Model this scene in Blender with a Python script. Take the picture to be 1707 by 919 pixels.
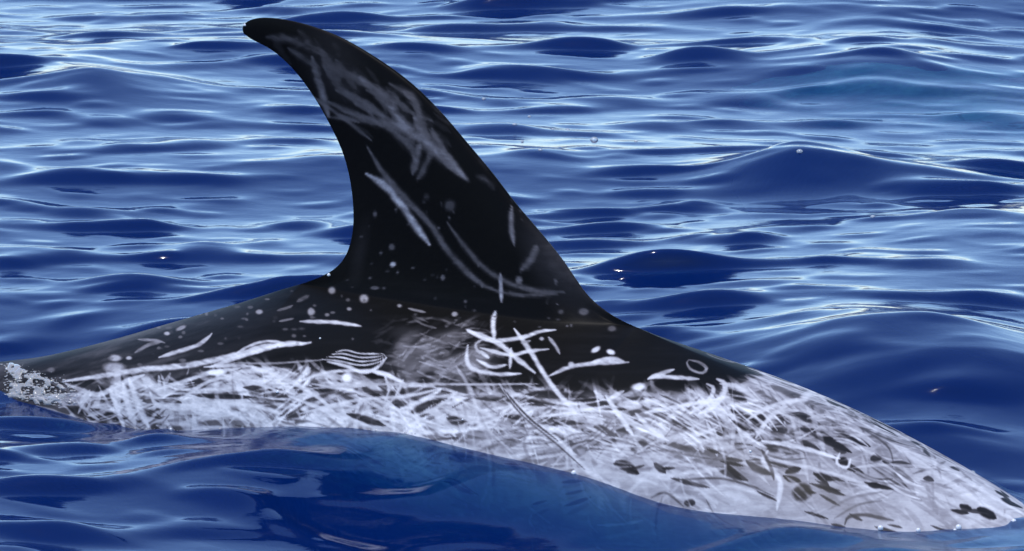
import bpy, math, random
import numpy as np
from mathutils import Vector, Matrix

R = math.radians
rng = np.random.default_rng(11)
random.seed(4)
scene = bpy.context.scene
for o in list(bpy.data.objects):
    bpy.data.objects.remove(o)

# ------------------------------------------------------------------ camera
PW, PH = 1707.0, 919.0
PITCH, DIST, WIDE, AIM = R(12.0), 16.0, 1.67, 0.25
FOC = 36.0 * DIST / WIDE
cam_d = bpy.data.cameras.new("camera")
cam = bpy.data.objects.new("camera", cam_d)
scene.collection.objects.link(cam)
CP = np.array([0.0, -DIST * math.cos(PITCH), AIM + DIST * math.sin(PITCH)])
cam.location = CP
cam.rotation_euler = (math.pi / 2 - PITCH, 0, 0)
cam_d.sensor_width = 36.0
cam_d.lens = FOC
cam_d.clip_start = 0.5
cam_d.clip_end = 9000
scene.camera = cam
FW = np.array([0, math.cos(PITCH), -math.sin(PITCH)])
UP = np.array([0, math.sin(PITCH), math.cos(PITCH)])
RT = np.array([1.0, 0, 0])
KPX = FOC / 36.0 * PW                       # pixels per unit slope

# ------------------------------------------------------------------ light
SUN_EL, SUN_AZ = R(78), R(-120)              # azimuth from +Y towards +X
world = bpy.data.worlds.new("World")
scene.world = world
world.use_nodes = True
nt = world.node_tree
bg = nt.nodes["Background"]
sky = nt.nodes.new("ShaderNodeTexSky")
sky.sky_type = 'NISHITA'
sky.sun_disc = False
sky.sun_elevation = SUN_EL
sky.sun_rotation = SUN_AZ
sky.air_density = 1.0
sky.dust_density = 0.12
sky.altitude = 1500
sky.ozone_density = 5.5
nt.links.new(sky.outputs[0], bg.inputs[0])
bg.inputs[1].default_value = 0.15
sun_d = bpy.data.lights.new("sun", 'SUN')
sun_d.energy = 2.0
sun_d.angle = R(0.53)
sun_d.color = (1.0, 0.95, 0.88)
sun = bpy.data.objects.new("sun", sun_d)
scene.collection.objects.link(sun)
sdir = Vector((math.sin(SUN_AZ) * math.cos(SUN_EL), math.cos(SUN_AZ) * math.cos(SUN_EL), math.sin(SUN_EL)))
sun.rotation_euler = sdir.to_track_quat('Z', 'Y').to_euler()
sun.location = sdir * 20
vs = scene.view_settings
vs.view_transform = 'Standard'
vs.look = 'None'
vs.exposure = 0.95
vs.gamma = 1.0
vs.use_curve_mapping = False
scene.cycles.use_denoising = True
scene.cycles.max_bounces = 8
scene.cycles.transparent_max_bounces = 8
scene.cycles.sample_clamp_indirect = 6.0

# ------------------------------------------------------------------ helpers
def project(P):
    d = P - CP
    z = d @ FW
    return np.stack([PW / 2 + KPX * (d @ RT) / z, PH / 2 - KPX * (d @ UP) / z, z], -1)

def ray(px, py):
    return FW + RT * ((px - PW / 2) / KPX) + UP * ((PH / 2 - py) / KPX)

def on_plane(px, py, n, p0):
    d = ray(px, py)
    return CP + d * (np.dot(p0 - CP, n) / np.dot(d, n))

def spline(pts, n):
    """Catmull-Rom through pts, n samples at equal arc length."""
    P = np.asarray(pts, float)
    Q = np.vstack([2 * P[0] - P[1], P, 2 * P[-1] - P[-2]])
    out = []
    m = 14
    t = np.linspace(0, 1, m, endpoint=False)[:, None]
    for i in range(1, len(Q) - 2):
        a, b, c, d = Q[i - 1], Q[i], Q[i + 1], Q[i + 2]
        out.append(0.5 * (2 * b + (c - a) * t + (2 * a - 5 * b + 4 * c - d) * t ** 2 + (3 * b - a - 3 * c + d) * t ** 3))
    out = np.vstack(out + [P[-1:]])
    L = np.concatenate([[0], np.cumsum(np.linalg.norm(np.diff(out, axis=0), axis=1))])
    u = np.linspace(0, L[-1], n) if np.isscalar(n) else np.asarray(n) * L[-1]
    return np.stack([np.interp(u, L, out[:, k]) for k in range(out.shape[1])], -1)

def sstep(a, b, x):
    t = np.clip((x - a) / (b - a), 0, 1)
    return t * t * (3 - 2 * t)

def noise2(x, y, seed, oct=4):
    """smooth value noise, lattice period 1."""
    r = np.random.default_rng(seed).random((256, 256))
    tot, amp, s = 0, 1.0, 0
    for o in range(oct):
        xi, yi = np.floor(x).astype(int), np.floor(y).astype(int)
        fx, fy = x - xi, y - yi
        fx, fy = fx * fx * (3 - 2 * fx), fy * fy * (3 - 2 * fy)
        g = lambda a, b: r[(xi + a) % 256, (yi + b) % 256]
        tot = tot + amp * ((g(0, 0) * (1 - fx) + g(1, 0) * fx) * (1 - fy) + (g(0, 1) * (1 - fx) + g(1, 1) * fx) * fy)
        s += amp
        amp *= 0.5
        x, y = x * 2.03 + 17.3, y * 2.03 + 5.1
    return tot / s

def mesh_obj(name, V, F, mat=None, smooth=True):
    me = bpy.data.meshes.new(name)
    V = np.asarray(V, np.float32)
    F = np.asarray(F, np.int32)
    me.vertices.add(len(V))
    me.vertices.foreach_set("co", V.ravel())
    n = F.shape[1]
    me.loops.add(F.size)
    me.loops.foreach_set("vertex_index", F.ravel())
    me.polygons.add(len(F))
    me.polygons.foreach_set("loop_start", np.arange(0, F.size, n, dtype=np.int32))
    me.polygons.foreach_set("use_smooth", np.full(len(F), smooth, dtype=bool))
    me.update(calc_edges=True)
    me.validate()
    ob = bpy.data.objects.new(name, me)
    scene.collection.objects.link(ob)
    if mat:
        me.materials.append(mat)
    return ob

def grid_faces(nr, nc, off=0, flip=False):
    i, j = np.meshgrid(np.arange(nr - 1), np.arange(nc - 1), indexing='ij')
    a = (i * nc + j).ravel() + off
    f = np.stack([a, a + 1, a + nc + 1, a + nc], -1)
    return f[:, ::-1] if flip else f

def tag(o, label, cat=None, group=None, kind=None):
    o["label"] = label
    if cat: o["category"] = cat
    if group: o["group"] = group
    if kind: o["kind"] = kind
    return o

class NB:
    def __init__(s, name):
        s.m = bpy.data.materials.new(name)
        s.m.use_nodes = True
        s.t = s.m.node_tree
        s.t.nodes.clear()
        s.out = s.t.nodes.new("ShaderNodeOutputMaterial")
    def n(s, kind, **kw):
        x = s.t.nodes.new(kind)
        for k, v in kw.items():
            if k.startswith('i_'):
                key = k[2:].replace('_', ' ')
                x.inputs[int(key) if key.isdigit() else key].default_value = v
            else:
                setattr(x, k, v)
        return x
    def l(s, a, b):
        s.t.links.new(a, b)

# ------------------------------------------------------------------ materials
def water_material():
    b = NB("sea_water")
    geo = b.n("ShaderNodeTexCoord")
    mp = b.n("ShaderNodeMapping")
    mp.inputs['Scale'].default_value = (9.0, 16.0, 9.0)
    b.l(geo.outputs['Object'], mp.inputs[0])
    nz = b.n("ShaderNodeTexNoise", i_Scale=1.0, i_Detail=5.0, i_Roughness=0.55)
    b.l(mp.outputs[0], nz.inputs[0])
    bump = b.n("ShaderNodeBump", i_Strength=0.10, i_Distance=0.010)
    b.l(nz.outputs[0], bump.inputs['Height'])
    fr = b.n("ShaderNodeFresnel", i_IOR=1.34)
    b.l(bump.outputs[0], fr.inputs['Normal'])
    gl = b.n("ShaderNodeBsdfGlossy", i_Color=(1, 1, 1, 1), i_Roughness=0.06)
    b.l(bump.outputs[0], gl.inputs['Normal'])
    df = b.n("ShaderNodeBsdfDiffuse", i_Color=(0.0001, 0.022, 0.160, 1))
    t0 = b.n("ShaderNodeBsdfTransparent", i_Color=(0.8, 0.95, 1, 1))
    rf = b.n("ShaderNodeBsdfRefraction", i_Color=(0.8, 0.95, 1, 1), i_Roughness=0.0, i_IOR=1.34)
    b.l(bump.outputs[0], rf.inputs['Normal'])
    tr = b.n("ShaderNodeMixShader", i_0=0.75)
    b.l(t0.outputs[0], tr.inputs[1])
    b.l(rf.outputs[0], tr.inputs[2])
    body = b.n("ShaderNodeMixShader", i_0=0.62)
    b.l(df.outputs[0], body.inputs[1])
    b.l(tr.outputs[0], body.inputs[2])
    mx = b.n("ShaderNodeMixShader")
    b.l(fr.outputs[0], mx.inputs[0])
    b.l(body.outputs[0], mx.inputs[1])
    b.l(gl.outputs[0], mx.inputs[2])
    b.l(mx.outputs[0], b.out.inputs['Surface'])
    ab = b.n("ShaderNodeVolumeAbsorption", i_Color=(0.05, 0.72, 0.76, 1), i_Density=9.5)
    b.l(ab.outputs[0], b.out.inputs['Volume'])
    return b.m

def deep_material():
    b = NB("deep_blue_bed")
    df = b.n("ShaderNodeBsdfDiffuse", i_Color=(0.004, 0.02, 0.07, 1))
    b.l(df.outputs[0], b.out.inputs['Surface'])
    return b.m

def skin_material():
    b = NB("scarred_wet_skin")
    at = b.n("ShaderNodeAttribute", attribute_name="scar")
    tc = b.n("ShaderNodeTexCoord")
    n1 = b.n("ShaderNodeTexNoise", i_Scale=60.0, i_Detail=6.0, i_Roughness=0.6)
    b.l(tc.outputs['Object'], n1.inputs[0])
    mp = b.n("ShaderNodeMapping")
    mp.inputs['Scale'].default_value = (25, 60, 160)
    b.l(tc.outputs['Object'], mp.inputs[0])
    n2 = b.n("ShaderNodeTexNoise", i_Scale=1.0, i_Detail=5.0, i_Roughness=0.6)
    b.l(mp.outputs[0], n2.inputs[0])
    # mottling grows with paleness
    a1 = b.n("ShaderNodeMath", operation='SUBTRACT', i_1=0.5)
    b.l(n1.outputs[0], a1.inputs[0])
    a2 = b.n("ShaderNodeMath", operation='SUBTRACT', i_1=0.5)
    b.l(n2.outputs[0], a2.inputs[0])
    a3 = b.n("ShaderNodeMath", operation='ADD')
    b.l(a1.outputs[0], a3.inputs[0]); b.l(a2.outputs[0], a3.inputs[1])
    a4 = b.n("ShaderNodeMath", operation='MULTIPLY')
    b.l(a3.outputs[0], a4.inputs[0])
    a5 = b.n("ShaderNodeMath", operation='MULTIPLY_ADD', i_1=0.36, i_2=0.008)
    b.l(at.outputs['Fac'], a5.inputs[0])
    b.l(a5.outputs[0], a4.inputs[1])
    a6 = b.n("ShaderNodeMath", operation='ADD', use_clamp=True)
    b.l(at.outputs['Fac'], a6.inputs[0]); b.l(a4.outputs[0], a6.inputs[1])
    rp = b.n("ShaderNodeValToRGB")
    e = rp.color_ramp.elements
    e[0].position = 0.0; e[0].color = (0.0028, 0.0026, 0.0028, 1)
    e[1].position = 1.0; e[1].color = (0.70, 0.69, 0.71, 1)
    for p, c in ((0.12, (0.016, 0.015, 0.017, 1)), (0.3, (0.085, 0.078, 0.086, 1)), (0.5, (0.22, 0.21, 0.235, 1)), (0.75, (0.43, 0.425, 0.455, 1))):
        k = e.new(p); k.color = c
    b.l(a6.outputs[0], rp.inputs[0])
    pr = b.n("ShaderNodeBsdfPrincipled", i_Roughness=0.5)
    pr.inputs['Specular IOR Level'].default_value = 0.06
    pr.inputs['IOR'].default_value = 1.38
    pr.inputs['Coat Weight'].default_value = 0.045
    pr.inputs['Coat Roughness'].default_value = 0.34
    pr.inputs['Coat IOR'].default_value = 1.33
    b.l(rp.outputs[0], pr.inputs['Base Color'])
    bp = b.n("ShaderNodeBump", i_Strength=0.25, i_Distance=0.0025)
    bh = b.n("ShaderNodeMath", operation='MULTIPLY_ADD', i_1=0.5)
    b.l(a6.outputs[0], bh.inputs[0]); b.l(n1.outputs[0], bh.inputs[2])
    b.l(bh.outputs[0], bp.inputs['Height'])
    b.l(bp.outputs[0], pr.inputs['Normal'])
    b.l(pr.outputs[0], b.out.inputs['Surface'])
    return b.m

def bubble_material(name, tint, rough=0.03, milk=0.35):
    b = NB(name)
    fr = b.n("ShaderNodeFresnel", i_IOR=1.5)
    gl = b.n("ShaderNodeBsdfGlossy", i_Color=(1, 1, 1, 1), i_Roughness=rough)
    tr = b.n("ShaderNodeBsdfTransparent", i_Color=(0.86, 0.9, 0.95, 1))
    df = b.n("ShaderNodeBsdfDiffuse", i_Color=tint)
    m1 = b.n("ShaderNodeMixShader", i_0=milk)
    b.l(tr.outputs[0], m1.inputs[1]); b.l(df.outputs[0], m1.inputs[2])
    m2 = b.n("ShaderNodeMixShader")
    b.l(fr.outputs[0], m2.inputs[0]); b.l(m1.outputs[0], m2.inputs[1]); b.l(gl.outputs[0], m2.inputs[2])
    b.l(m2.outputs[0], b.out.inputs['Surface'])
    return b.m

M_WATER, M_DEEP, M_SKIN = water_material(), deep_material(), skin_material()
M_BUB = bubble_material("bubble_film", (0.7, 0.75, 0.8, 1), 0.12)
M_BEAD = bubble_material("bead_film", (0.9, 0.92, 0.95, 1), 0.2, 0.6)  # extra white in the bead colour stands in for glints
M_FOAM = bubble_material("foam_film", (0.85, 0.80, 0.77, 1), 0.08, 0.30)

# ------------------------------------------------------------------ the dolphin's shape
YAW = R(32)
AX = np.array([math.cos(YAW), -math.sin(YAW), 0])       # tail -> head
NR = np.array([-math.sin(YAW), -math.cos(YAW), 0])      # towards the viewer's side
ZZ = np.array([0, 0, 1.0])
def sag(px, py):
    """pixel -> (s, z) on the animal's plane of symmetry"""
    p = on_plane(px, py, NR, np.zeros(3))
    return np.array([p @ AX, p[2]])
def sagl(pts):
    return np.array([sag(*p) for p in pts])

ridge_tail = sagl([(-60, 612), (0, 604), (60, 597), (120, 584), (200, 563), (300, 534), (400, 505), (460, 486), (500, 474)])
trail = sagl([(500, 474), (528, 464), (550, 453), (568, 438), (581, 414), (588, 380), (588, 340), (582, 295), (570, 252), (548, 205), (522, 160), (490, 117), (455, 85), (420, 66), (406, 56)])
lead = sagl([(1060, 545), (1034, 533), (1008, 517), (985, 498), (966, 474), (940, 436), (903, 390), (860, 340), (822, 290), (780, 240), (735, 187), (685, 138), (630, 98), (570, 63), (515, 42), (465, 31), (430, 30), (410, 37), (403, 47), (406, 56)])
ridge_head = sagl([(1060, 545), (1100, 563), (1180, 597), (1260, 631), (1330, 662), (1400, 695), (1470, 731), (1540, 769), (1600, 804), (1660, 841), (1707, 868)])
sT, zT = trail[0]
sL, zL = lead[0]
s_end = ridge_head[-1, 0]
# beyond the picture the back sinks towards tail and head
tail_ext = np.array([[-1.62, -0.34], [-1.45, -0.22], [-1.25, -0.12], [-1.12, -0.075]])
head_ext = np.array([[s_end + 0.12, ridge_head[-1, 1] - 0.075], [s_end + 0.24, ridge_head[-1, 1] - 0.15], [s_end + 0.36, ridge_head[-1, 1] - 0.26], [s_end + 0.42, ridge_head[-1, 1] - 0.38]])
tail_ext = tail_ext[tail_ext[:, 0] < ridge_tail[0, 0] - 0.03]
TOP = np.vstack([tail_ext, ridge_tail, ridge_head, head_ext])
TOPs = np.vstack([spline(np.vstack([tail_ext, ridge_tail]), 500), spline(np.vstack([ridge_head, head_ext]), 500)])
def ztop(s):
    return np.interp(s, TOPs[:, 0], TOPs[:, 1])
S0, S1 = TOP[0, 0], TOP[-1, 0]
def halfw(s):
    u = np.array([S0, -1.3, -1.0, -0.7, -0.4, 0.0, 0.35, 0.7, 0.95, 1.15, S1 - 0.08, S1])
    w = np.array([0.02, 0.05, 0.10, 0.16, 0.225, 0.275, 0.285, 0.265, 0.235, 0.19, 0.10, 0.01])
    t = spline(np.stack([u, w], -1), 400)
    return np.interp(s, t[:, 0], t[:, 1])
def zmid_drop(s):
    return np.clip(halfw(s) * 1.0, 0.015, 1)
def hbot(s):
    return np.clip(halfw(s) * 1.1, 0.015, 1)

NC = 68
cc = 0.5 - 0.5 * np.cos(np.linspace(0, math.pi, NC))
cc = 0.6 * cc + 0.4 * np.linspace(0, 1, NC)
s_root = sT + (sL - sT) * cc
s_a = np.concatenate([np.linspace(S0, -1.05, 22)[:-1], np.linspace(-1.05, sT, 96)[:-1]])
s_b = np.concatenate([np.linspace(sL, s_end + .03, 120)[1:], np.linspace(s_end + .03, S1, 26)[1:]])
SS = np.concatenate([s_a, s_root, s_b])
iT, iL = len(s_a), len(s_a) + NC - 1
def finthick(c, v):
    x = 1 - c                                     # 0 leading .. 1 trailing
    nf = 2.969 * np.sqrt(np.clip(x, 0, 1)) - 1.26 * x - 3.516 * x ** 2 + 2.843 * x ** 3 - 1.036 * x ** 4
    return np.clip(nf, 0, None)
root_t = 0.036
NV = 50
vv = np.linspace(0, 1, NV)
vv = 0.55 * vv + 0.45 * (1 - (1 - vv) ** 1.8)
TR, LE = spline(trail, vv), spline(lead, vv)
aa = np.concatenate([np.linspace(0, 1.55, 58)[:-1], np.linspace(1.55, math.pi, 11)])
aa[0] = 0
# half body (viewer's side): columns = stations, rows = ring angle
st = SS[:, None]
A = aa[None, :]
ZT = ztop(st)
rootline = zT + (zL - zT) * np.clip((st - sT) / (sL - sT), 0, 1)
infin = np.zeros(len(SS)); infin[iT:iL + 1] = 1
ZT = np.where(infin[:, None] > 0, rootline, ZT)
endf = sstep(0.0, 0.2, cc) * sstep(1.0, 0.78, cc)
tt = np.zeros(len(SS)); tt[iT:iL + 1] = root_t * finthick(cc, 0) * endf
W, HD, HB = halfw(st), zmid_drop(st), hbot(st)
cfr = (st - sT) / (sL - sT)
gf = np.exp(-(np.clip(np.maximum(sT + 0.12 - st, st - sL + 0.12), 0, None) / 0.27) ** 2)
yb = W * np.sin(A) ** (0.97 + 0.95 * gf * np.exp(-(A / 0.8) ** 2))
fine = np.linspace(S0, S1, 1600)
zf = np.where((fine > sT) & (fine < sL), zT + (zL - zT) * (fine - sT) / (sL - sT), ztop(fine))
ker = np.exp(-0.5 * (np.arange(-160, 161) * (fine[1] - fine[0]) / 0.085) ** 2)
ker /= ker.sum()
zf2 = np.convolve(np.pad(zf, 160, mode='reflect', reflect_type='odd'), ker, mode='valid')
ZS = np.interp(st, fine, zf2)
zb = np.where(A < math.pi / 2, ZS - HD + HD * np.cos(A), ZS - HD + HB * np.cos(A)) + (ZT - ZS) * np.exp(-(A / 0.42) ** 2)
# push the upper flank out to the fin's root thickness, with a concave fillet
T2 = tt[:, None]
yb = yb + T2 * np.exp(-(A / 0.5) ** 2)
yb[:, 0] = tt
yb[:, -1] = 0
body = np.stack([np.broadcast_to(st, yb.shape), yb, zb], -1)         # (s, n, z)
nS, nA = yb.shape
# fin grid: rows v, columns c
tv = 0.020 * (1 - vv) ** 1.1 + 0.0070 * (1 - vv ** 4) + (root_t - 0.027) * np.exp(-vv / 0.07)
tv[0] = root_t
fin = np.zeros((NV, NC, 3))
fin[:, :, 0] = TR[:, None, 0] * (1 - cc) + LE[:, None, 0] * cc
fin[:, :, 2] = TR[:, None, 1] * (1 - cc) + LE[:, None, 1] * cc
fin[:, :, 1] = tv[:, None] * finthick(cc, 0)[None, :] * (endf[None, :] + (1 - endf[None, :]) * sstep(0.0, 0.2, vv)[:, None])
fin[-1, :, 1] = 0
fin[0] = body[iT:iL + 1, 0]
V = np.vstack([body.reshape(-1, 3), fin[1:].reshape(-1, 3)])
F = [grid_faces(nS, nA)]
idx_fin = np.zeros((NV, NC), int)
idx_fin[0] = np.arange(iT, iL + 1) * nA
idx_fin[1:] = nS * nA + np.arange((NV - 1) * NC).reshape(NV - 1, NC)
q = np.stack([idx_fin[:-1, :-1], idx_fin[:-1, 1:], idx_fin[1:, 1:], idx_fin[1:, :-1]], -1).reshape(-1, 4)
F.append(q)
F = np.vstack(F)
# flipper (same skin): a swept foil from the lower flank
def foil(root, tip, chord0, chord1, sweep, thick, n=14, m=9):
    P, out = [], []
    for i in range(n):
        v = i / (n - 1)
        c = np.asarray(root) * (1 - v) + np.asarray(tip) * v
        ch = (chord0 * (1 - v) + chord1 * v) * math.sqrt(max(1e-4, 1 - v ** 4))
        off = -sweep * v * v
        for k in range(2 * m):
            a = 2 * math.pi * k / (2 * m)
            P.append([c[0] + off + ch * 0.5 * math.cos(a), c[1] + thick * (1 - v * 0.7) * 0.3 * math.sin(a), c[2] + thick * (1 - v * .8) * math.sin(a)])
    w = 2 * m
    for i in range(n - 1):
        for k in range(w):
            out.append([i * w + k, i * w + (k + 1) % w, (i + 1) * w + (k + 1) % w, (i + 1) * w + k])
    return np.array(P), np.array(out)
fl_s = 0.98
fp, ff = foil((fl_s, 0.16, float(ztop(fl_s)) - 0.40), (fl_s - 0.36, 0.22, float(ztop(fl_s)) - 0.60), 0.15, 0.05, 0.05, 0.022)
kp, kf = foil((S0 + 0.06, 0.0, TOP[0, 1] - 0.02), (S0 - 0.10, 0.36, TOP[0, 1] - 0.06), 0.22, 0.05, 0.10, 0.02)
nb = len(V)
V = np.vstack([V, fp, kp])
F = np.vstack([F, ff + nb, kf + nb + len(fp)])
# mirror, to world axes
def toworld(V, side):
    return V[:, :1] * AX + side * V[:, 1:2] * NR + V[:, 2:3] * ZZ
VW = np.vstack([toworld(V, 1), toworld(V, -1)])
FF = np.vstack([F, F[:, ::-1] + len(V)])
dol = mesh_obj("dolphin", VW, FF, M_SKIN)
import bmesh
bm = bmesh.new()
bm.from_mesh(dol.data)
bmesh.ops.remove_doubles(bm, verts=bm.verts, dist=1e-5)
bmesh.ops.dissolve_degenerate(bm, dist=1e-6, edges=bm.edges)
# soften the crease where the fin grows out of the back
bm.verts.ensure_lookup_table()
rw = fin[0, :, 0].copy()
def near_root(grow):
    sel = []
    for v in bm.verts:
        q_ = v.co.x * AX[0] + v.co.y * AX[1]
        n = abs(v.co.x * NR[0] + v.co.y * NR[1])
        if n > 0.004 and sT + 0.02 < q_ < sL - 0.02:
            rl = zT + (zL - zT) * (q_ - sT) / (sL - sT)
            if rl - 0.6 * grow < v.co.z < rl + 0.5 * grow:
                sel.append(v)
    return sel
for grow, cnt in ((0.08, 5), (0.05, 8), (0.03, 6)):
    sel = near_root(grow)
    for _ in range(cnt):
        bmesh.ops.smooth_vert(bm, verts=sel, factor=0.5, use_axis_x=True, use_axis_y=True, use_axis_z=True)
bmesh.ops.recalc_face_normals(bm, faces=bm.faces)
bm.to_mesh(dol.data)
bm.free()
md = dol.modifiers.new("s", 'SUBSURF')
md.levels = md.render_levels = 2
dg = bpy.context.evaluated_depsgraph_get()
me2 = bpy.data.meshes.new_from_object(dol.evaluated_get(dg))
dol.modifiers.clear()
old = dol.data
dol.data = me2
bpy.data.meshes.remove(old)
me2.name = "dolphin"
me2.polygons.foreach_set("use_smooth", np.ones(len(me2.polygons), bool))
nv = len(me2.vertices)
DV = np.zeros(nv * 3, np.float32)
me2.vertices.foreach_get("co", DV)
DV = DV.reshape(-1, 3).astype(float)

# ------------------------------------------------------------------ scars: pigment painted along strokes, then stored per vertex
X0, Y0, SC = -300, -60, 1.0
CWd, CHt = 2500, 1400
CX, CY = np.meshgrid(np.arange(CWd) + X0, np.arange(CHt) + Y0)
CX = CX.astype(np.float32); CY = CY.astype(np.float32)
edge_pts = np.array([(-300, 655), (0, 640), (150, 640), (300, 622), (430, 605), (520, 612), (640, 636), (760, 640), (860, 645), (960, 648), (1040, 650), (1110, 652), (1180, 655), (1225, 640), (1270, 620), (1330, 655), (1420, 640), (2400, 640)], float)
edge = np.interp(CX, edge_pts[:, 0], edge_pts[:, 1])
wob = (noise2(CX / 60, CY / 22, 1) - 0.5) * 26
pale = sstep(-10, 16, CY - edge - wob)
pale_tone = 0.40 + 0.30 * (noise2(CX / 140, CY / 60, 2) - 0.5) + 0.22 * sstep(60, 190, CY - edge) - 0.06 * sstep(700, 200, CX) + 0.10 * sstep(1380, 1560, CX)
# greyer upper back towards the tail
back = 0.20 * sstep(560, 200, CX) * (0.30 + 1.3 * (noise2(CX / 90, (CY + 0.27 * CX) / 9, 3) - 0.25))
back = np.clip(back + 0.05 * (noise2(CX / 80, CY / 10, 4) - 0.5), 0, 1)
back = back * sstep(440, 500, CY + 0.0 * CX)
CAN = (back * (1 - pale) + pale_tone * pale).astype(np.float32)
BACK = back.astype(np.float32)

JIT = (noise2(CX / 9, CY / 9, 41, 3) - 0.5).astype(np.float32)
FRAY = noise2((CX + 0.6 * CY) / 26, (CY - 0.45 * CX) / 4.5, 42, 3).astype(np.float32)
FRAY = np.clip(0.55 + 1.1 * (FRAY - 0.35), 0.35, 1.0)
def paint(pts, w, val, a=1.0, soft=0.6, taper=True, rag=1.0, tip=0.35):
    w = 1.25 * w + 1.6
    P = np.asarray(pts, float)
    if len(P) > 2:
        L = np.linalg.norm(np.diff(P, axis=0), axis=1).sum()
        P = spline(P, max(6, int(L / 5)))
    elif len(P) == 2:
        P = np.stack([np.linspace(P[0, k], P[1, k], 8) for k in (0, 1)], -1)
    m = w + 3
    x0, x1 = int(P[:, 0].min() - m - X0), int(P[:, 0].max() + m - X0) + 2
    y0, y1 = int(P[:, 1].min() - m - Y0), int(P[:, 1].max() + m - Y0) + 2
    x0, y0 = max(x0, 0), max(y0, 0)
    x1, y1 = min(x1, CWd), min(y1, CHt)
    if x1 <= x0 or y1 <= y0:
        return
    gx, gy = CX[y0:y1, x0:x1], CY[y0:y1, x0:x1]
    best = np.full(gx.shape, 1e9, np.float32)
    nseg = len(P) - 1
    for i in range(nseg):
        (ax, ay), (bx, by) = P[i], P[i + 1]
        dx, dy = bx - ax, by - ay
        t = np.clip(((gx - ax) * dx + (gy - ay) * dy) / (dx * dx + dy * dy + 1e-6), 0, 1)
        d = np.hypot(gx - ax - t * dx, gy - ay - t * dy)
        if taper:
            u = (i + t) / nseg
            ww = w * (tip + (1 - tip) * np.clip(4 * u * (1 - u) * (1.6 if tip > 0.2 else 1.05), 0, 1))
        else:
            ww = w
        best = np.minimum(best, d / ww)
    best = best + 0.55 * rag * JIT[y0:y1, x0:x1]
    al = a * (1 - rag + rag * FRAY[y0:y1, x0:x1]) * (1 - sstep(1 - soft, 1 + soft, best * 2 / 1.0 * 0.5 * 2))
    c = CAN[y0:y1, x0:x1]
    CAN[y0:y1, x0:x1] = c * (1 - al) + val * al

def blot(x, y, rx, ry, val, a=1.0, ang=0.0, soft=0.45):
    m = max(rx, ry) * 1.6 + 2
    x0, x1 = max(int(x - m - X0), 0), min(int(x + m - X0), CWd)
    y0, y1 = max(int(y - m - Y0), 0), min(int(y + m - Y0), CHt)
    if x1 <= x0 or y1 <= y0:
        return
    gx, gy = CX[y0:y1, x0:x1] - x, CY[y0:y1, x0:x1] - y
    ca, sa = math.cos(ang), math.sin(ang)
    d = np.hypot((gx * ca + gy * sa) / rx, (-gx * sa + gy * ca) / ry)
    d = d + 0.35 * (noise2(CX[y0:y1, x0:x1] / (m * .5), CY[y0:y1, x0:x1] / (m * .5), 9) - 0.5)
    al = a * (1 - sstep(1 - soft, 1 + soft, d))
    c = CAN[y0:y1, x0:x1]
    CAN[y0:y1, x0:x1] = c * (1 - al) + val * al

def fleck(x, y, rx, ry, v, al, ang):
    """a dark sliver of unscarred skin, pointed at its ends"""
    ca, sa = math.cos(ang), math.sin(ang)
    k = float(rng.uniform(-0.35, 0.35)) * ry
    paint([(x - ca * rx * 1.15, y - sa * rx * 1.15), (x - sa * k - ca * rx * .3, y + ca * k - sa * rx * .3), (x + ca * rx * 1.15, y + sa * rx * 1.15)], ry * 1.15, v * 0.75, al, soft=0.35, rag=0.4, tip=0.08)
U = lambda a, b: float(rng.uniform(a, b))
def edge_at(x):
    return float(np.interp(x, edge_pts[:, 0], edge_pts[:, 1]))

def scratch(x, y, ang, L, w, val, a, **k_):
    k = U(-1.5, 1.5)
    pts = []
    for t in (-0.5, -0.17, 0.17, 0.5):
        pts.append((x + math.cos(ang) * L * t - math.sin(ang) * k * L * 0.3 * (t * t), y + math.sin(ang) * L * t + math.cos(ang) * k * L * 0.3 * t * t))
    paint(pts, w, val, a, **k_)
def flow(x):
    if x > 1150:
        return float(rng.choice([U(0.25, 0.85), U(-0.45, 0.2), U(0.9, 1.6)], p=[.62, .22, .16]))
    return float(rng.choice([U(-0.35, 0.25), U(0.3, 0.9), U(-0.9, -0.3), U(1.0, 1.7)], p=[.36, .34, .16, .14]))
# old healed scars laid over one another, leaving dark slivers of skin between them
for _ in range(1050):
    x = U(100, 1760); y = edge_at(x) + 6 + abs(rng.normal(0, 1)) * 120
    v = U(0.60, 0.82) + (0.10 if x < 760 else 0.0) - 0.13 * float(sstep(1150, 1400, x))
    scratch(x, y, flow(x), U(40, 130), 2.0 + 7.0 * rng.random() ** 1.6, v, U(0.45, 0.95), soft=0.4, rag=0.6)
# mottled grey patch below the fin
for _ in range(26):
    blot(U(650, 820), U(545, 632), U(14, 34), U(6, 14), U(0.28, 0.48), U(0.35, 0.7), U(-0.9, 0.1), 0.8)
for _ in range(130):
    x, y = U(630, 840), U(532, 642)
    scratch(x, y, U(-0.9, 0.5), U(10, 42), U(0.8, 4), rng.choice([U(.4, .66), U(.06, .16)], p=[.66, .34]), U(.3, .75))
blot(1065, 572, 34, 18, 0.28, 0.6, 0.4)
blot(660, 660, 45, 10, 0.18, .7, 0.05)
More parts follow.
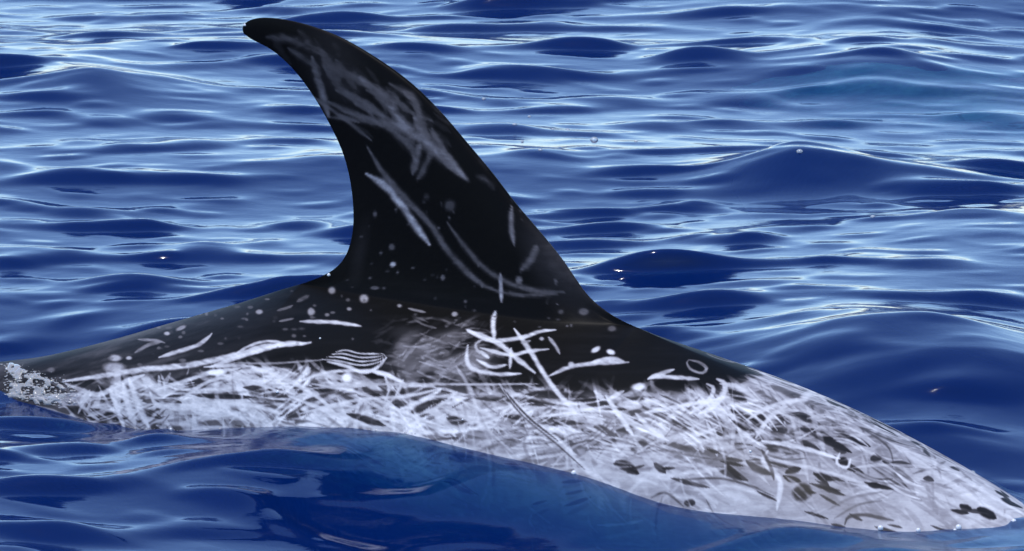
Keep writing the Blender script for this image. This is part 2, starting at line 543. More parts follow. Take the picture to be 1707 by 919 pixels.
# dark remnants in the pale flank (left part)
for x, y, rx, ry, a in ((330, 635, 45, 12, -.1), (300, 655, 26, 8, -.4), (150, 645, 40, 8, -.05), (450, 655, 40, 9, .2), (560, 650, 40, 8, .1),
                        (640, 668, 40, 10, .2), (700, 655, 45, 9, 0), (710, 678, 26, 8, -.4), (370, 660, 50, 5, .05), (250, 690, 20, 6, .4),
                        (180, 690, 26, 9, .3), (140, 690, 30, 10, .4), (490, 690, 20, 7, -.1), (760, 700, 14, 9, .2), (610, 700, 30, 7, .3),
                        (850, 668, 70, 8, .1), (930, 660, 60, 9, .1), (1000, 672, 40, 9, .25), (905, 700, 60, 8, .1), (640, 612, 30, 6, .1)):
    fleck(x, y, rx, ry, U(0.10, 0.24), 0.85, a)
# dark flecks between the scars of the forward flank
for x, y, rx, ry, a, v in ((1230, 660, 16, 10, .6, .14), (1245, 700, 30, 10, .5, .15), (1240, 710, 20, 7, .4, .16), (1345, 700, 20, 6, .3, .2), (1360, 722, 26, 7, .3, .2),
                           (1385, 738, 34, 8, .45, .13), (1420, 730, 30, 8, .45, .14), (1345, 742, 22, 7, .4, .25), (1330, 690, 20, 5, .2, .25), (1405, 768, 6, 8, 0, .12),
                           (1460, 765, 8, 7, 0, .22), (1322, 785, 12, 7, -.3, .16), (1335, 818, 7, 18, -.55, .12), (1320, 798, 14, 6, .3, .16), (1375, 795, 18, 6, .25, .18),
                           (1375, 812, 24, 3, .25, .25), (1458, 810, 10, 6, .1, .14), (1548, 800, 8, 5, .2, .3), (1610, 845, 9, 7, .4, .13), (1645, 856, 16, 10, .5, .10),
                           (1630, 853, 20, 4, .1, .2), (1600, 853, 14, 4, .2, .25), (1045, 780, 20, 10, .5, .17), (1032, 773, 8, 5, 0, .25), (1100, 780, 12, 6, .7, .3),
                           (1150, 838, 8, 7, 0, .22), (1150, 805, 30, 4, .25, .35), (1220, 790, 26, 8, .4, .35), (1010, 720, 20, 8, .4, .45), (1265, 780, 22, 8, .5, .4),
                           (1420, 690, 16, 5, .5, .2), (1450, 712, 24, 6, .55, .2), (1475, 722, 14, 5, .5, .28), (1500, 740, 20, 4, .6, .3), (1505, 775, 18, 5, .2, .3),
                           (1290, 740, 9, 14, -.4, .3), (1270, 700, 14, 6, .8, .2), (1300, 720, 10, 14, -.5, .3), (1400, 752, 10, 5, .3, .3), (1130, 745, 22, 5, .2, .45)):
    fleck(x, y, rx, ry, v, 0.9, a)
for _ in range(34):
    x = U(1180, 1600); y = U(edge_at(x) + 30, 900)
    fleck(x, y, U(8, 24), U(1.5, 4), U(0.14, 0.34), 0.85, U(0.1, 0.75))
for _ in range(34):
    x = U(150, 1200); y = U(edge_at(x) + 12, 860)
    fleck(x, y, U(8, 26), U(1.5, 4.5), U(0.14, 0.36), 0.8, U(-0.5, 0.6))

# fine random scratches, thick over the flank, sparse over the cape
for _ in range(560):
    x = U(110, 1680); y = edge_at(x) + 4 + abs(rng.normal(0, 1)) * 110
    ang = rng.choice([U(-0.35, 0.25), U(0.3, 0.9), U(-0.9, -0.3), U(1.0, 1.7)], p=[.35, .35, .15, .15])
    if x > 1200: ang = rng.choice([U(0.2, 0.9), U(-0.5, 0.2), U(1.0, 1.6)], p=[.55, .25, .2])
    if rng.random() < 0.64:
        scratch(x, y, ang, U(30, 120), 1.0 + 4.5 * rng.random() ** 2, U(0.76, 0.96) - 0.10 * float(sstep(1150, 1400, x)), U(0.3, 0.8))
    else:
        scratch(x, y, ang, U(25, 100), U(0.8, 3.2), U(0.25, 0.55), U(0.3, 0.7))
# tooth rakes: sets of parallel lines
for _ in range(64):
    x = U(140, 1640); y = edge_at(x) + 8 + abs(rng.normal(0, 1)) * 95
    ang = U(0.1, 1.0) if x > 1000 else U(-0.9, 0.9)
    L, gap, k, v = U(40, 110), U(5, 9), int(rng.integers(3, 7)), (U(.85, 1.0) if rng.random() < .6 else U(.25, .42))
    for j in range(k):
        scratch(x - math.sin(ang) * gap * j + U(-6, 6), y + math.cos(ang) * gap * j + U(-3, 3), ang + U(-.05, .05), L * U(.7, 1.1), 1.3, v, U(.45, .85))
for _ in range(40):
    x = U(640, 880); y = U(530, 640)
    scratch(x, y, U(-0.7, 0.5), U(20, 60), U(1, 2.2), U(0.5, 0.75), U(0.3, 0.7))

# the cape above keeps its dark skin
keep = np.maximum(sstep(-24, 8, CY - edge - wob), sstep(120, 60, np.hypot((CX - 735) / 1.15, (CY - 588) * 1.5))).astype(np.float32)
CAN = BACK * (1 - keep) + CAN * keep
# ---- scars that can be told apart
S_ = lambda pts, w, v=0.97, a=0.95, **k: paint(pts, w * 0.9 - 0.4, v * 0.93, a, rag=0.55, **k)
# tail side
S_([(105, 636), (160, 628), (240, 616), (320, 608), (400, 590), (440, 578), (500, 574), (518, 571)], 7, .92)
S_([(350, 612), (390, 598), (450, 580), (480, 572), (510, 572)], 5, .95)
S_([(390, 592), (415, 577), (445, 569), (480, 573)], 3, .85)
S_([(265, 596), (300, 585), (330, 575), (350, 560), (353, 556)], 5, .8)
S_([(340, 612), (400, 610), (450, 622), (490, 640), (530, 662), (560, 690)], 5, .9)
S_([(390, 605), (450, 606), (500, 603), (540, 600)], 2.4, .6)
S_([(110, 640), (160, 658), (200, 640), (240, 625)], 6, .9)
S_([(205, 640), (212, 670), (225, 708)], 9, .95)
S_([(215, 632), (232, 680), (248, 712)], 8, .95)
S_([(183, 650), (195, 680), (207, 712)], 6, .95)
S_([(250, 655), (262, 675), (300, 680), (360, 672), (420, 676), (470, 690)], 7, .92)
S_([(260, 650), (310, 635), (350, 622), (400, 614)], 5, .9)
S_([(300, 668), (340, 640), (380, 630), (430, 640), (470, 655)], 4, .85)
S_([(130, 670), (150, 690), (165, 700)], 4, .8)
S_([(150, 650), (130, 690)], 3, .8)
S_([(480, 660), (560, 690), (620, 712)], 4, .9)
S_([(520, 640), (600, 655), (680, 690), (740, 712)], 4, .92)
S_([(500, 690), (590, 668), (680, 660), (735, 648)], 4, .9)
S_([(225, 588), (250, 574), (270, 570)], 4, .45)
S_([(230, 566), (262, 568), (275, 572)], 3, .5)
blot(192, 597, 9, 5, .7, .8); blot(215, 597, 5, 3, .7, .8); blot(278, 556, 5, 3, .7, .8); blot(302, 547, 9, 3, .6, .7, -.4)
blot(190, 613, 16, 8, .7, .7); blot(360, 621, 14, 5, .95, .8); blot(85, 617, 6, 4, .4, .6)
S_([(462, 518), (480, 513), (488, 509)], 3, .35); S_([(495, 503), (515, 493)], 5, .3)
blot(432, 520, 6, 4, .55, .8); blot(519, 520, 6, 6, .6, .8); blot(553, 484, 6, 6, .5, .8); blot(607, 498, 7, 7, .62, .8); blot(582, 515, 4, 3, .5, .8)
blot(625, 480, 7, 3, .4, .7); blot(545, 525, 4, 3, .5, .7); blot(655, 441, 5, 4, .75, .9); blot(653, 412, 5, 5, .35, .8)
blot(738, 463, 4, 4, .45, .8); blot(635, 422, 3, 3, .3, .8); blot(625, 357, 4, 5, .3, .8); blot(750, 343, 9, 9, .28, .7); blot(865, 467, 6, 6, .45, .8)
blot(666, 510, 4, 3, .6, .8); blot(758, 524, 5, 4, .6, .8); blot(973, 520, 8, 6, .38, .8); blot(1020, 548, 7, 5, .3, .8); blot(935, 520, 5, 4, .25, .8)
blot(660, 350, 3, 3, .25, .8); blot(688, 447, 3, 2, .3, .8); blot(711, 328, 5, 5, .2, .7); blot(580, 500, 4, 3, .3, .7); blot(490, 560, 4, 3, .35, .7)
S_([(680, 514), (695, 518), (710, 521)], 3, .5)
S_([(500, 536), (550, 537), (585, 541), (602, 544)], 4.5, .85)
S_([(465, 536), (490, 531)], 2.5, .4)
# the shell-shaped pale scar
for k in range(4):
    S_([(536 + 8 * k, 599 - 4 * k), (565 + 4 * k, 602 - 6 * k), (600, 609 - 6.5 * k), (628, 605 - 5 * k), (645 - 2 * k, 596 - 2 * k)], 1.4, .98)
S_([(545, 603), (580, 611), (606, 621), (630, 612), (644, 596)], 4, .98)
S_([(500, 636), (540, 622), (590, 618), (640, 622), (672, 640)], 4, .92)
S_([(620, 620), (650, 628), (676, 640)], 4, .92)
blot(578, 630, 8, 8, .97, .95)
S_([(640, 622), (648, 650), (640, 670)], 3, .85); S_([(672, 632), (660, 660), (640, 680)], 3, .85)
S_([(735, 650), (700, 670), (668, 682)], 5, .95)
S_([(480, 650), (640, 641), (800, 641), (900, 640)], 2.6, .75)
# web of slashes under the leading edge
S_([(826, 519), (822, 540), (824, 566)], 6, .97)
S_([(834, 455), (835, 480), (836, 504)], 5, .72)
S_([(780, 553), (800, 562), (825, 568), (870, 563), (900, 553), (926, 550)], 5, .95)
S_([(778, 550), (830, 572), (862, 598), (892, 622)], 6, .97)
S_([(800, 580), (850, 592), (880, 586), (915, 582)], 4, .92)
S_([(857, 548), (880, 580), (905, 620), (930, 655), (962, 690)], 6, .93)
S_([(780, 575), (778, 600), (790, 616), (830, 624), (868, 623)], 5, .95)
S_([(795, 600), (820, 612), (845, 608)], 4, .95); S_([(800, 585), (815, 597)], 4, .9); S_([(852, 580), (850, 615)], 4, .88)
S_([(800, 590), (792, 575), (805, 566)], 3, .8)
S_([(914, 562), (925, 575), (933, 590)], 4, .75); S_([(868, 572), (885, 568)], 3, .6)
S_([(915, 627), (950, 612), (990, 606), (1048, 604)], 5, .86); S_([(985, 605), (1015, 598), (1040, 602)], 5, .9)
blot(993, 583, 8, 4, .85, .9, -.5); blot(1018, 587, 7, 4, .9, .9, .3); blot(952, 607, 5, 4, .7, .8); blot(903, 565, 4, 3, .7, .8)
# long double slash with dark core
S_([(832, 640), (860, 675), (900, 712), (935, 740), (980, 785), (1020, 808)], 7, .95, .7)
S_([(838, 648), (880, 695), (930, 735)], 2, .25, .9); S_([(832, 645), (872, 694), (925, 738), (975, 783)], 1.6, .28, .8)
S_([(905, 700), (880, 720), (874, 745), (888, 775)], 3, .55, .7)
S_([(900, 695), (960, 690), (1010, 700)], 3, .95, .8)
# forward flank scars
S_([(1080, 632), (1100, 628), (1165, 632)], 5, .92); S_([(1082, 630), (1105, 622), (1124, 616)], 5, .85)
blot(1064, 645, 11, 6, .9, .95, -.1); S_([(1085, 635), (1092, 655)], 6, .45)
for t0 in (0,):
    S_([(1148, 600), (1165, 604), (1178, 614), (1170, 622), (1152, 616), (1145, 606), (1148, 600)], 3.2, .55)
S_([(1195, 632), (1208, 640), (1205, 660), (1185, 680), (1165, 690)], 7, .95); S_([(1178, 640), (1190, 648), (1180, 668), (1150, 690)], 5, .92)
S_([(1200, 640), (1230, 645), (1262, 668)], 5, .85); S_([(1075, 688), (1120, 680), (1160, 672), (1200, 665)], 5, .92)
S_([(1010, 660), (1030, 690), (1055, 725)], 6, .95); S_([(1040, 652), (1015, 665)], 5, .9); S_([(1060, 690), (1090, 720), (1110, 732)], 5, .92)
S_([(1075, 740), (1150, 760), (1230, 770)], 2, .4, .7); S_([(1280, 752), (1272, 770), (1300, 800), (1295, 850)], 6, .93, .8)
S_([(1245, 700), (1280, 680), (1320, 668), (1345, 668)], 5, .85); S_([(1260, 730), (1290, 690), (1330, 685)], 6, .85)
S_([(1270, 735), (1330, 745), (1400, 765)], 5, .92); S_([(1250, 760), (1350, 780), (1420, 800), (1480, 830)], 4, .9, .7)
S_([(1130, 800), (1200, 798), (1250, 810), (1290, 828)], 2.4, .32, .8); S_([(1085, 830), (1110, 822), (1140, 845)], 2.4, .35, .8)
S_([(1408, 875), (1415, 862), (1440, 858), (1460, 862), (1490, 868)], 4, .3, .9); S_([(1380, 850), (1420, 830), (1470, 820)], 3, .5, .7); S_([(1390, 865), (1430, 842), (1470, 835)], 2, .42, .7)
S_([(1270, 750), (1285, 780), (1290, 800)], 4, .3, .8)
S_([(1400, 755), (1395, 772), (1412, 780), (1418, 765)], 3, .95)
S_([(1395, 680), (1440, 715), (1480, 745), (1490, 775)], 2, .3, .7)
S_([(1480, 735), (1560, 790), (1640, 840), (1690, 866)], 7, .97, .55)
S_([(1420, 780), (1480, 775), (1560, 780)], 3, .9, .6)
# fin: dull blue-grey scars, soft pale patches and a painted sky sheen
f = .30
for pts, w, v in (
    ([(445, 62), (480, 66), (515, 78), (545, 92)], 7, .16), ([(520, 95), (530, 130), (540, 165), (548, 195)], 6, .34), ([(535, 85), (552, 110), (590, 128), (620, 145)], 8, .27),
    ([(540, 110), (560, 140), (590, 165), (640, 195)], 6, .26), ([(548, 170), (590, 190), (640, 205), (690, 215)], 5, .26), ([(560, 150), (610, 172), (660, 210), (700, 235)], 5, .24),
    ([(600, 130), (640, 165), (680, 215), (730, 255), (780, 300)], 9, .32), ([(690, 195), (705, 225), (740, 260), (775, 298)], 7, .30), ([(720, 215), (735, 245), (760, 285)], 6, .25),
    ([(650, 140), (690, 165), (700, 200), (715, 235)], 6, .22), ([(610, 150), (650, 165), (690, 190)], 5, .2), ([(700, 240), (692, 275), (688, 290)], 6, .30), ([(720, 250), (705, 285), (695, 300)], 5, .22),
    ([(520, 160), (570, 195), (620, 235)], 3, .22), ([(545, 195), (590, 200), (640, 210)], 3, .2), ([(640, 205), (680, 240), (690, 262)], 6, .22), ([(560, 190), (600, 205)], 2, .2), ([(525, 165), (560, 178)], 2, .18),
    ([(610, 290), (640, 308), (668, 340), (695, 380), (716, 408)], 6, .58), ([(612, 245), (640, 290), (680, 335), (720, 378), (740, 410), (770, 445), (800, 472), (830, 486)], 5, .26),
    ([(745, 370), (770, 405), (800, 440), (835, 465), (880, 482), (940, 488)], 4, .24), ([(830, 486), (870, 492), (930, 490)], 3, .22),
    ([(853, 345), (852, 375), (857, 408)], 4, .36), ([(895, 410), (885, 432), (868, 452)], 6, .32), ([(480, 80), (510, 100), (525, 110)], 5, .18), ([(560, 100), (570, 120), (560, 135)], 6, .22)):
    paint(pts, w * 1.35, v * 1.42, 0.85, soft=0.85, rag=0.6)
for _ in range(46):
    t = rng.random()
    x = 500 + 270 * t + U(-40, 60); y = 90 + 190 * t + U(-40, 30)
    scratch(x, y, U(0.4, 1.2), U(25, 80), U(2, 7), U(.2, .38), U(.2, .55), soft=0.8)
blot(935, 440, 36, 75, .24, .6, -.62, .9)  # sky sheen of the leading edge, painted in as paler skin
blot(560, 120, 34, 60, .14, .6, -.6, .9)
blot(600, 420, 10, 40, .12, .5, .2, .9)
for _ in range(60):
    x, y = U(560, 1000), U(330, 580)
    blot(x, y, U(1.5, 3.5), U(1.2, 3), U(.15, .4), .7)
for _ in range(60):
    x = U(150, 560); y = U(480, 620)
    blot(x, y, U(2, 6), U(1.5, 3), U(.15, .45), .6)
# leave a little dark notch rim on the trailing edge untouched

# crisper contrast between scars and skin, on the pale flank only
flank = sstep(-14, 10, CY - edge - wob).astype(np.float32)
CAN = CAN * (1 - flank) + flank * np.clip(np.maximum(0.61 + 1.3 * (CAN - 0.665), 0.55 * CAN), 0, 1)
def sample(pr):
    x = np.clip(pr[:, 0] - X0, 0, CWd - 2); y = np.clip(pr[:, 1] - Y0, 0, CHt - 2)
    xi, yi = x.astype(int), y.astype(int)
    fx, fy = x - xi, y - yi
    return (CAN[yi, xi] * (1 - fx) + CAN[yi, xi + 1] * fx) * (1 - fy) + (CAN[yi + 1, xi] * (1 - fx) + CAN[yi + 1, xi + 1] * fx) * fy
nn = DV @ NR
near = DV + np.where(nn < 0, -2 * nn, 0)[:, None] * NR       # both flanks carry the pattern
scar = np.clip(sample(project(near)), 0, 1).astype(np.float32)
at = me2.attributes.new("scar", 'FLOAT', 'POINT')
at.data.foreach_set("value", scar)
tag(dol, "dark tall-finned dolphin with white scratch scars, breaking the sea surface", "dolphin")

# ------------------------------------------------------------------ the sea
def axis(lo, hi, step, far, hold=1.7, cap=0.034):
    """fine where the photograph looks, coarser around, out to the horizon"""
    def grow(p, end):
        d, out = step, []
        while abs(p - end) < far:
            if d < cap: d *= 1.045
            elif abs(p - end) < hold: d = cap
            else: d *= 1.3
            p += d; out.append(p - end)
        return np.array(out)
    a = np.arange(lo, hi, step)
    g = grow(0.0, 0.0)
    return np.concatenate([lo - g[::-1], a, a[-1] + g])
xs = axis(-1.15, 1.15, 0.0072, 4000)
ys = axis(-1.15, 4.4, 0.0086, 4000)
GX, GY = np.meshgrid(xs, ys)
DXs = np.maximum(np.gradient(xs)[None, :], np.gradient(ys)[:, None])
H = np.zeros_like(GX); OX = np.zeros_like(GX); OY = np.zeros_like(GX)
wr = np.random.default_rng(23)
env = 0.45 + 1.1 * noise2(GX / 0.9 + 40, GY / 1.3 + 40, 31, 2)       # calm and ruffled patches
def band(n, l0, l1, spread, fadeamp=True):
    """sum of n wave trains, unit rms slope"""
    h = np.zeros_like(GX); ox = np.zeros_like(GX); oy = np.zeros_like(GX)
    for i in range(n):
        lam = math.exp(wr.uniform(math.log(l0), math.log(l1)))
        k = 2 * math.pi / lam
        th = wr.normal(0, spread) + (0.14 if i % 3 else -0.28)
        kx, ky = k * math.sin(th), -k * math.cos(th)
        a = math.sqrt(2.0 / n) / k * sstep(0.45, 0.22, DXs / lam)
        arg = kx * GX + ky * GY + wr.uniform(0, 6.283)
        c, s_ = np.cos(arg), np.sin(arg)
        h += a * c; ox -= a * s_ * kx / k; oy -= a * s_ * ky / k
    return h, ox, oy
def humps(h, t, k):
    """flatten the troughs, keep the crests: separate wavelets on a calm sheet"""
    sg = h[(np.abs(GX) < 1) & (np.abs(GY - 1.4) < 2.4)].std()
    q_ = (h / sg - t) * k
    return sg * np.where(q_ > 20, q_, np.log1p(np.exp(np.minimum(q_, 20)))) / k
hA, xA, yA = band(60, 0.125, 0.38, 0.31)
H += 0.25 * humps(hA, 0.45, 2.8) * env
OX += 0.05 * xA; OY += 0.05 * yA
hC, xC, yC = band(30, 0.075, 0.13, 0.38)
H += 0.085 * humps(hC, 0.45, 2.8) * (0.35 + 0.65 * env ** 2)
hB, xB, yB = band(16, 0.55, 1.5, 0.5)
H += 0.038 * hB
OX += 0.03 * xB; OY += 0.03 * yB
OY -= 0.65 * (H - H.mean())                       # crests lean towards the viewer's side
for lam, th, a, ph in ((2.6, 0.5, 0.018, 1.0), (4.3, -0.35, 0.03, 2.2)):
    k = 2 * math.pi / lam
    H += a * sstep(.45, .22, DXs / lam) * np.cos(k * (math.sin(th) * GX - math.cos(th) * GY) + ph)
WX, WY = GX + OX, GY + OY

def mound(px, py, h, lx, ly, ang=0.0):
    """a single wave of its own shape: crest at the pixel, steep towards the viewer"""
    global H
    p = on_plane(px, py, ZZ, np.array([0, 0, h * .6]))
    dx, dy = WX - p[0], WY - p[1]
    ca, sa = math.cos(ang), math.sin(ang)
    u, v = dx * ca + dy * sa, -dx * sa + dy * ca
    H = H + h * np.exp(-(np.abs(u) / lx) ** 1.7) * np.where(v < 0, np.exp(-(np.abs(v) / ly) ** 1.5), np.exp(-(np.abs(v) / (2.2 * ly)) ** 1.6))
mound(1330, 285, 0.055, 0.15, 0.10, 0.1)
mound(1540, 300, 0.035, 0.25, 0.10, -0.2)
mound(1460, 590, 0.06, 0.26, 0.14, 0.0)
mound(1650, 630, 0.06, 0.24, 0.13, 0.1)
mound(1560, 715, 0.045, 0.22, 0.12, -0.1)
mound(1430, 660, 0.03, 0.2, 0.12, 0.1)
mound(1480, 95, 0.05, 0.28, 0.22, 0.0)
mound(160, 150, 0.035, 0.14, 0.12, 0.35)

# the waterline along the flank
WL = spline([(-40, 645), (0, 655), (60, 676), (130, 697), (200, 711), (300, 717), (400, 713), (500, 711), (600, 715), (680, 724), (760, 744), (850, 764), (940, 785), (1000, 803), (1060, 824), (1120, 844), (1200, 856), (1300, 864), (1380, 875), (1450, 883), (1520, 886), (1600, 883), (1660, 875), (1700, 867)], 90)
DP = project(DV)
mask = (nn > 0.0)
DPn, DVn = DP[mask], DV[mask]
anch = []
for p in WL:
    d = np.hypot(DPn[:, 0] - p[0], DPn[:, 1] - p[1])
    ok = np.where(d < 7)[0]
    if len(ok) == 0:
        continue
    b = ok[np.argmin(DPn[ok, 2] + d[ok] * 0.002)]
    anch.append(DVn[b])
anch = np.array(anch)
print("waterline heights", np.round(anch[::8, 2], 3))
def local(ax, ay):
    m = (np.abs(WX - ax) < 0.06) & (np.abs(WY - ay) < 0.06)
    dd = np.hypot(WX[m] - ax, WY[m] - ay)
    w = np.exp(-(dd / 0.012) ** 2) + 1e-9
    return float((H[m] * w).sum() / w.sum())
for it in range(3):
    delta = np.array([p[2] - local(p[0], p[1]) for p in anch])
    num = np.zeros_like(H); den = np.zeros_like(H); dmin = np.full(H.shape, 9.0)
    reg = (np.abs(WX) < 1.8) & (np.abs(WY) < 1.6)
    rx, ry = WX[reg], WY[reg]
    n_, d_, m_ = np.zeros_like(rx), np.zeros_like(rx), np.full(rx.shape, 9.0)
    sg = (0.09, 0.05, 0.035)[it]
    for p, dl in zip(anch, delta):
        q2 = (rx - p[0]) ** 2 + (ry - p[1]) ** 2
        w = np.exp(-q2 / (2 * sg * sg)) + 1e-12 / (q2 + 1e-3)
        n_ += w * dl; d_ += w; m_ = np.minimum(m_, q2)
    reach = (0.55, 0.16, 0.08)[it]
    H[reg] += n_ / d_ * (1 - sstep(0.02, reach, np.sqrt(m_)))
    print("waterline residual", it, np.abs(delta).max())
# the swell falls away from the flank towards the viewer's side
near_y = np.interp(WX, anch[np.argsort(anch[:, 0]), 0], anch[np.argsort(anch[:, 0]), 1])
dfr = np.clip(near_y - WY, 0, 9)
H = H - 0.045 * sstep(0.0, 0.17, dfr) * (1 - sstep(0.35, 1.1, dfr)) * np.exp(-((WX - 0.0) / 0.36) ** 4)
WV = np.stack([WX, WY, H], -1).reshape(-1, 3)
water = mesh_obj("water", WV, grid_faces(len(ys), len(xs)), M_WATER)
tag(water, "deep blue rippled sea reflecting the pale sky", kind="structure")
bed = mesh_obj("seabed", [(-4200, -4200, -6), (4200, -4200, -6), (4200, 4200, -6), (-4200, 4200, -6)], [(0, 1, 2, 3)], M_DEEP, False)
tag(bed, "dark blue sea floor far below the waves", kind="structure")

WPR = project(WV)
inview = (WPR[:, 0] > -60) & (WPR[:, 0] < PW + 60) & (WPR[:, 1] > -60) & (WPR[:, 1] < PH + 60)
WPv, WVv = WPR[inview], WV[inview]
def on_water(px, py):
    d = np.hypot(WPv[:, 0] - px, WPv[:, 1] - py)
    ok = np.where(d < 9)[0]
    b = ok[np.argmin(WPv[ok, 2] + d[ok] * 0.01)]
    return WVv[b]

# ------------------------------------------------------------------ submerged dolphins
def submerged(px, py, roll, yaw, shift, depth, away, label):
    """a copy lying on its side below the surface, tail sunk a little deeper than the head"""
    o = dol.copy()
    scene.collection.objects.link(o)
    c = on_plane(px, py, ZZ, np.zeros(3))
    straight = Matrix.Rotation(YAW, 4, 'Z')               # bring its axis onto x
    o.matrix_world = (Matrix.Translation((c[0], c[1] + away, -depth)) @ Matrix.Rotation(yaw, 4, 'Z') @ Matrix.Rotation(R(-6), 4, 'Y')
                      @ Matrix.Rotation(roll, 4, 'X') @ Matrix.Translation((shift, 0, 0.22)) @ straight)
    tag(o, label, "dolphin")
    return o
submerged(1500, 140, R(-86), R(172), -1.03, 0.268, 0.01, "pale dolphin wholly under water, glowing turquoise beneath a wave beyond the tall fin")
submerged(1215, 893, R(88), R(8), -1.26, 0.42, -0.16, "dim pale dolphin wholly under water, in front of the scarred dolphin's flank")

# ------------------------------------------------------------------ bubbles, beads and foam
def dome(r, seg=14, rings=6, flat=0.75):
    Vd, Fd = [(0, 0, r * flat)], []
    for i in range(1, rings + 1):
        a = (math.pi * 0.62) * i / rings
        for k in range(seg):
            t = 2 * math.pi * k / seg
            Vd.append((r * math.sin(a) * math.cos(t), r * math.sin(a) * math.sin(t), r * flat * math.cos(a)))
    for k in range(seg):
        Fd.append((0, 1 + k, 1 + (k + 1) % seg, 1 + (k + 1) % seg))
    for i in range(rings - 1):
        for k in range(seg):
            a = 1 + i * seg + k; b = 1 + i * seg + (k + 1) % seg
            Fd.append((a, a + seg, b + seg, b))
    return Vd, Fd
def dome_mesh(name, r, mat, flat=0.75):
    Vd, Fd = dome(r, flat=flat)
    me = bpy.data.meshes.new(name)
    me.from_pydata([tuple(v) for v in Vd], [], [tuple(dict.fromkeys(f)) for f in Fd])
    me.polygons.foreach_set("use_smooth", np.ones(len(me.polygons), bool))
    me.materials.append(mat)
    return me
ME_B = dome_mesh("bubble", 0.0055, M_BUB)
for px, py, s in ((1330, 251, 1.1), (990, 233, 1.4), (947, 208, .8), (855, 206, .8), (880, 193, .6), (868, 231, .6), (809, 164, .7), (902, 249, .8), (1621, 787, .9), (920, 214, .5), (1456, 355, .8), (1060, 232, .6)):
    b = bpy.data.objects.new("bubble", ME_B)
    scene.collection.objects.link(b)
    b.location = on_water(px, py)
    b.scale = (s, s, s)
    tag(b, {(1330, 251): "clear bubble floating at the crest of the steep dark wave", (990, 233): "largest of the bubbles scattered right beside the tall dark fin",
            (1621, 787): "clear bubble floating behind the pale head end of the back"}.get((px, py), "tiny clear air bubble floating on the open blue water"), "bubble", "bubbles floating on the water")

TRI = None
def on_dolphin(px, py):
    d = np.hypot(DP[:, 0] - px, DP[:, 1] - py)
    ok = np.where(d < 12)[0]
    b = ok[np.argmin(DP[ok, 2] + d[ok] * 0.004)]
    return DV[b]
ME_D = dome_mesh("water_bead", 0.0036, M_BEAD, 1.0)
for px, py, s in ((1467, 881, 1.3), (1530, 884, 1.1), (1598, 880, 1.4), (1592, 885, .9), (1690, 869, 1.2), (957, 789, 1.2), (462, 653, .8), (285, 716, .7), (548, 459, .9), (409, 42, .8), (534, 564, .5), (1250, 753, .7), (770, 700, .5)):
    b = bpy.data.objects.new("water_bead", ME_D)
    scene.collection.objects.link(b)
    b.location = on_dolphin(px, py)
    b.scale = (s, s, s)
    tag(b, {(409, 42): "water bead glinting on the tip of the tall dark fin", (548, 459): "water bead at the foot of the fin's hollow rear edge"}.get((px, py), "glinting bead of water clinging to the scarred dolphin's wet skin"), "water bead", "water beads on the scarred dolphin")

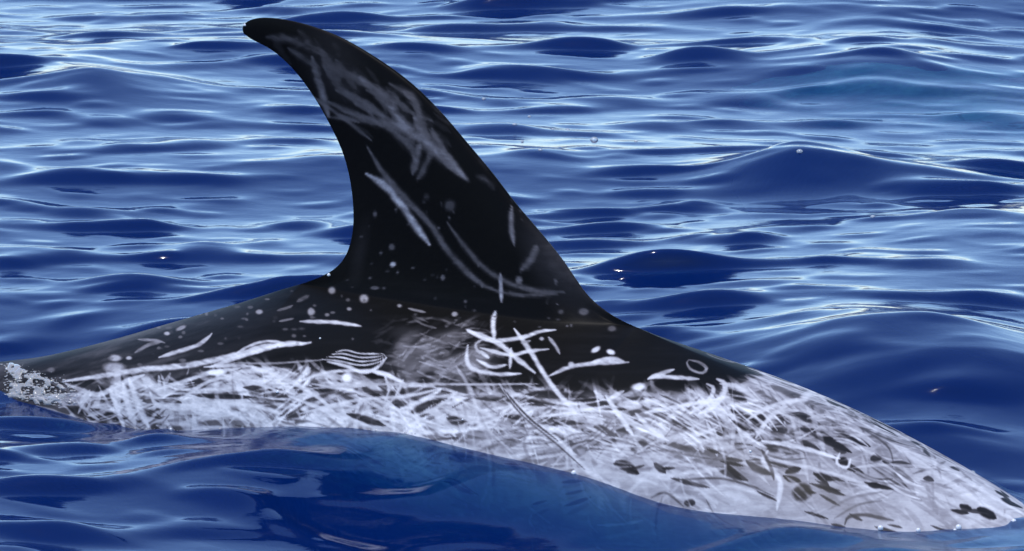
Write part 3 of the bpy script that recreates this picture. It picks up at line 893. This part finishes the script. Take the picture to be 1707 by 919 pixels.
# the wash over the tail stock: a bubbly film of water lying on the skin
fr_ = np.random.default_rng(5)
reg = (DP[:, 0] > -60) & (DP[:, 0] < 190) & (DP[:, 1] > 560) & (DP[:, 1] < 740) & (nn > -0.01)
QP, QV = DP[reg], DV[reg]
gxs, gys = np.arange(-30, 132, 1.15), np.arange(588, 690, 1.15)
fx, fy = np.meshgrid(gxs, gys)
cells = np.stack([fr_.uniform(-34, 136, 520), fr_.uniform(584, 694, 520)], -1)
cr = fr_.uniform(2.0, 6.0, 520)
lump = np.zeros_like(fx)
for (cx_, cy_), c_ in zip(cells, cr):
    q_ = 1 - ((fx - cx_) ** 2 * 0.8 + (fy - cy_) ** 2) / (c_ * c_)
    lump = np.maximum(lump, np.sqrt(np.clip(q_, 0, 1)) * c_ * 0.0005)
ctr = 598 + 0.33 * fx + 22
msk = sstep(1.0, 0.72, np.abs(fy - ctr - 6) / (40 - 0.16 * np.clip(fx, 0, 140)) + 0.45 * (noise2(fx / 16, fy / 11, 77, 3) - 0.5)) * sstep(130, 92, fx + 30 * (noise2(fx / 20, fy / 9, 78) - .5)) * sstep(2, 16, fx)
msk = msk * sstep(0.36, 0.52, noise2(fx / 10, fy / 6, 79, 3))
P3 = np.zeros(fx.shape + (3,))
for i in range(fx.shape[0]):
    for j in range(fx.shape[1]):
        d2 = (QP[:, 0] - fx[i, j]) ** 2 + (QP[:, 1] - fy[i, j]) ** 2
        n4 = np.argpartition(d2, 6)[:6]
        w4 = 1 / (d2[n4] + 0.3)
        P3[i, j] = (QV[n4] * w4[:, None]).sum(0) / w4.sum()
outd = NR * 0.75 + ZZ * 0.66
P3 = P3 + outd * (lump * msk + 0.0003 * msk - 0.003 * (1 - msk))[..., None]
fc = grid_faces(*fx.shape, flip=True)
mk = msk.ravel()
fc = fc[mk[fc].max(1) > 0.03]
used = np.unique(fc)
remap = np.zeros(fx.size, int); remap[used] = np.arange(len(used))
FV, FFc = P3.reshape(-1, 3)[used], remap[fc]
bv, bf = dome(1.0, 8, 4, 0.7)
bv = np.array(bv)
bf = np.array([f4 if len(set(f4)) == 4 else (f4[0], f4[1], f4[2], f4[2]) for f4 in bf])
bf = bf[[len(set(f4)) == 4 for f4 in bf.tolist()]]
extra_v, extra_f, o_ = [FV], [FFc], len(FV)
for i in range(430):
    t = fr_.random()
    x = 6 + 118 * t + fr_.normal(0, 5)
    y = 599 + 34 * t + (fr_.random() ** 0.8) * (66 - 26 * t) + fr_.normal(0, 2)
    if i >= 380:
        x = fr_.uniform(180, 760); y = float(np.interp(x, WL[:, 0], WL[:, 1])) + fr_.normal(0, 1.2)
    rr = (0.0008 + 0.0022 * fr_.random() ** 2) * (0.7 if i >= 380 else 1)
    extra_v.append(bv * rr * [fr_.uniform(.8, 1.6), 1, 1] + on_dolphin(x, y))
    extra_f.append(bf + o_)
    o_ += len(bv)
foam = mesh_obj("foam", np.vstack(extra_v), np.vstack(extra_f), M_FOAM)
tag(foam, "sparkling foam where the water washes over the tail stock", kind="stuff")
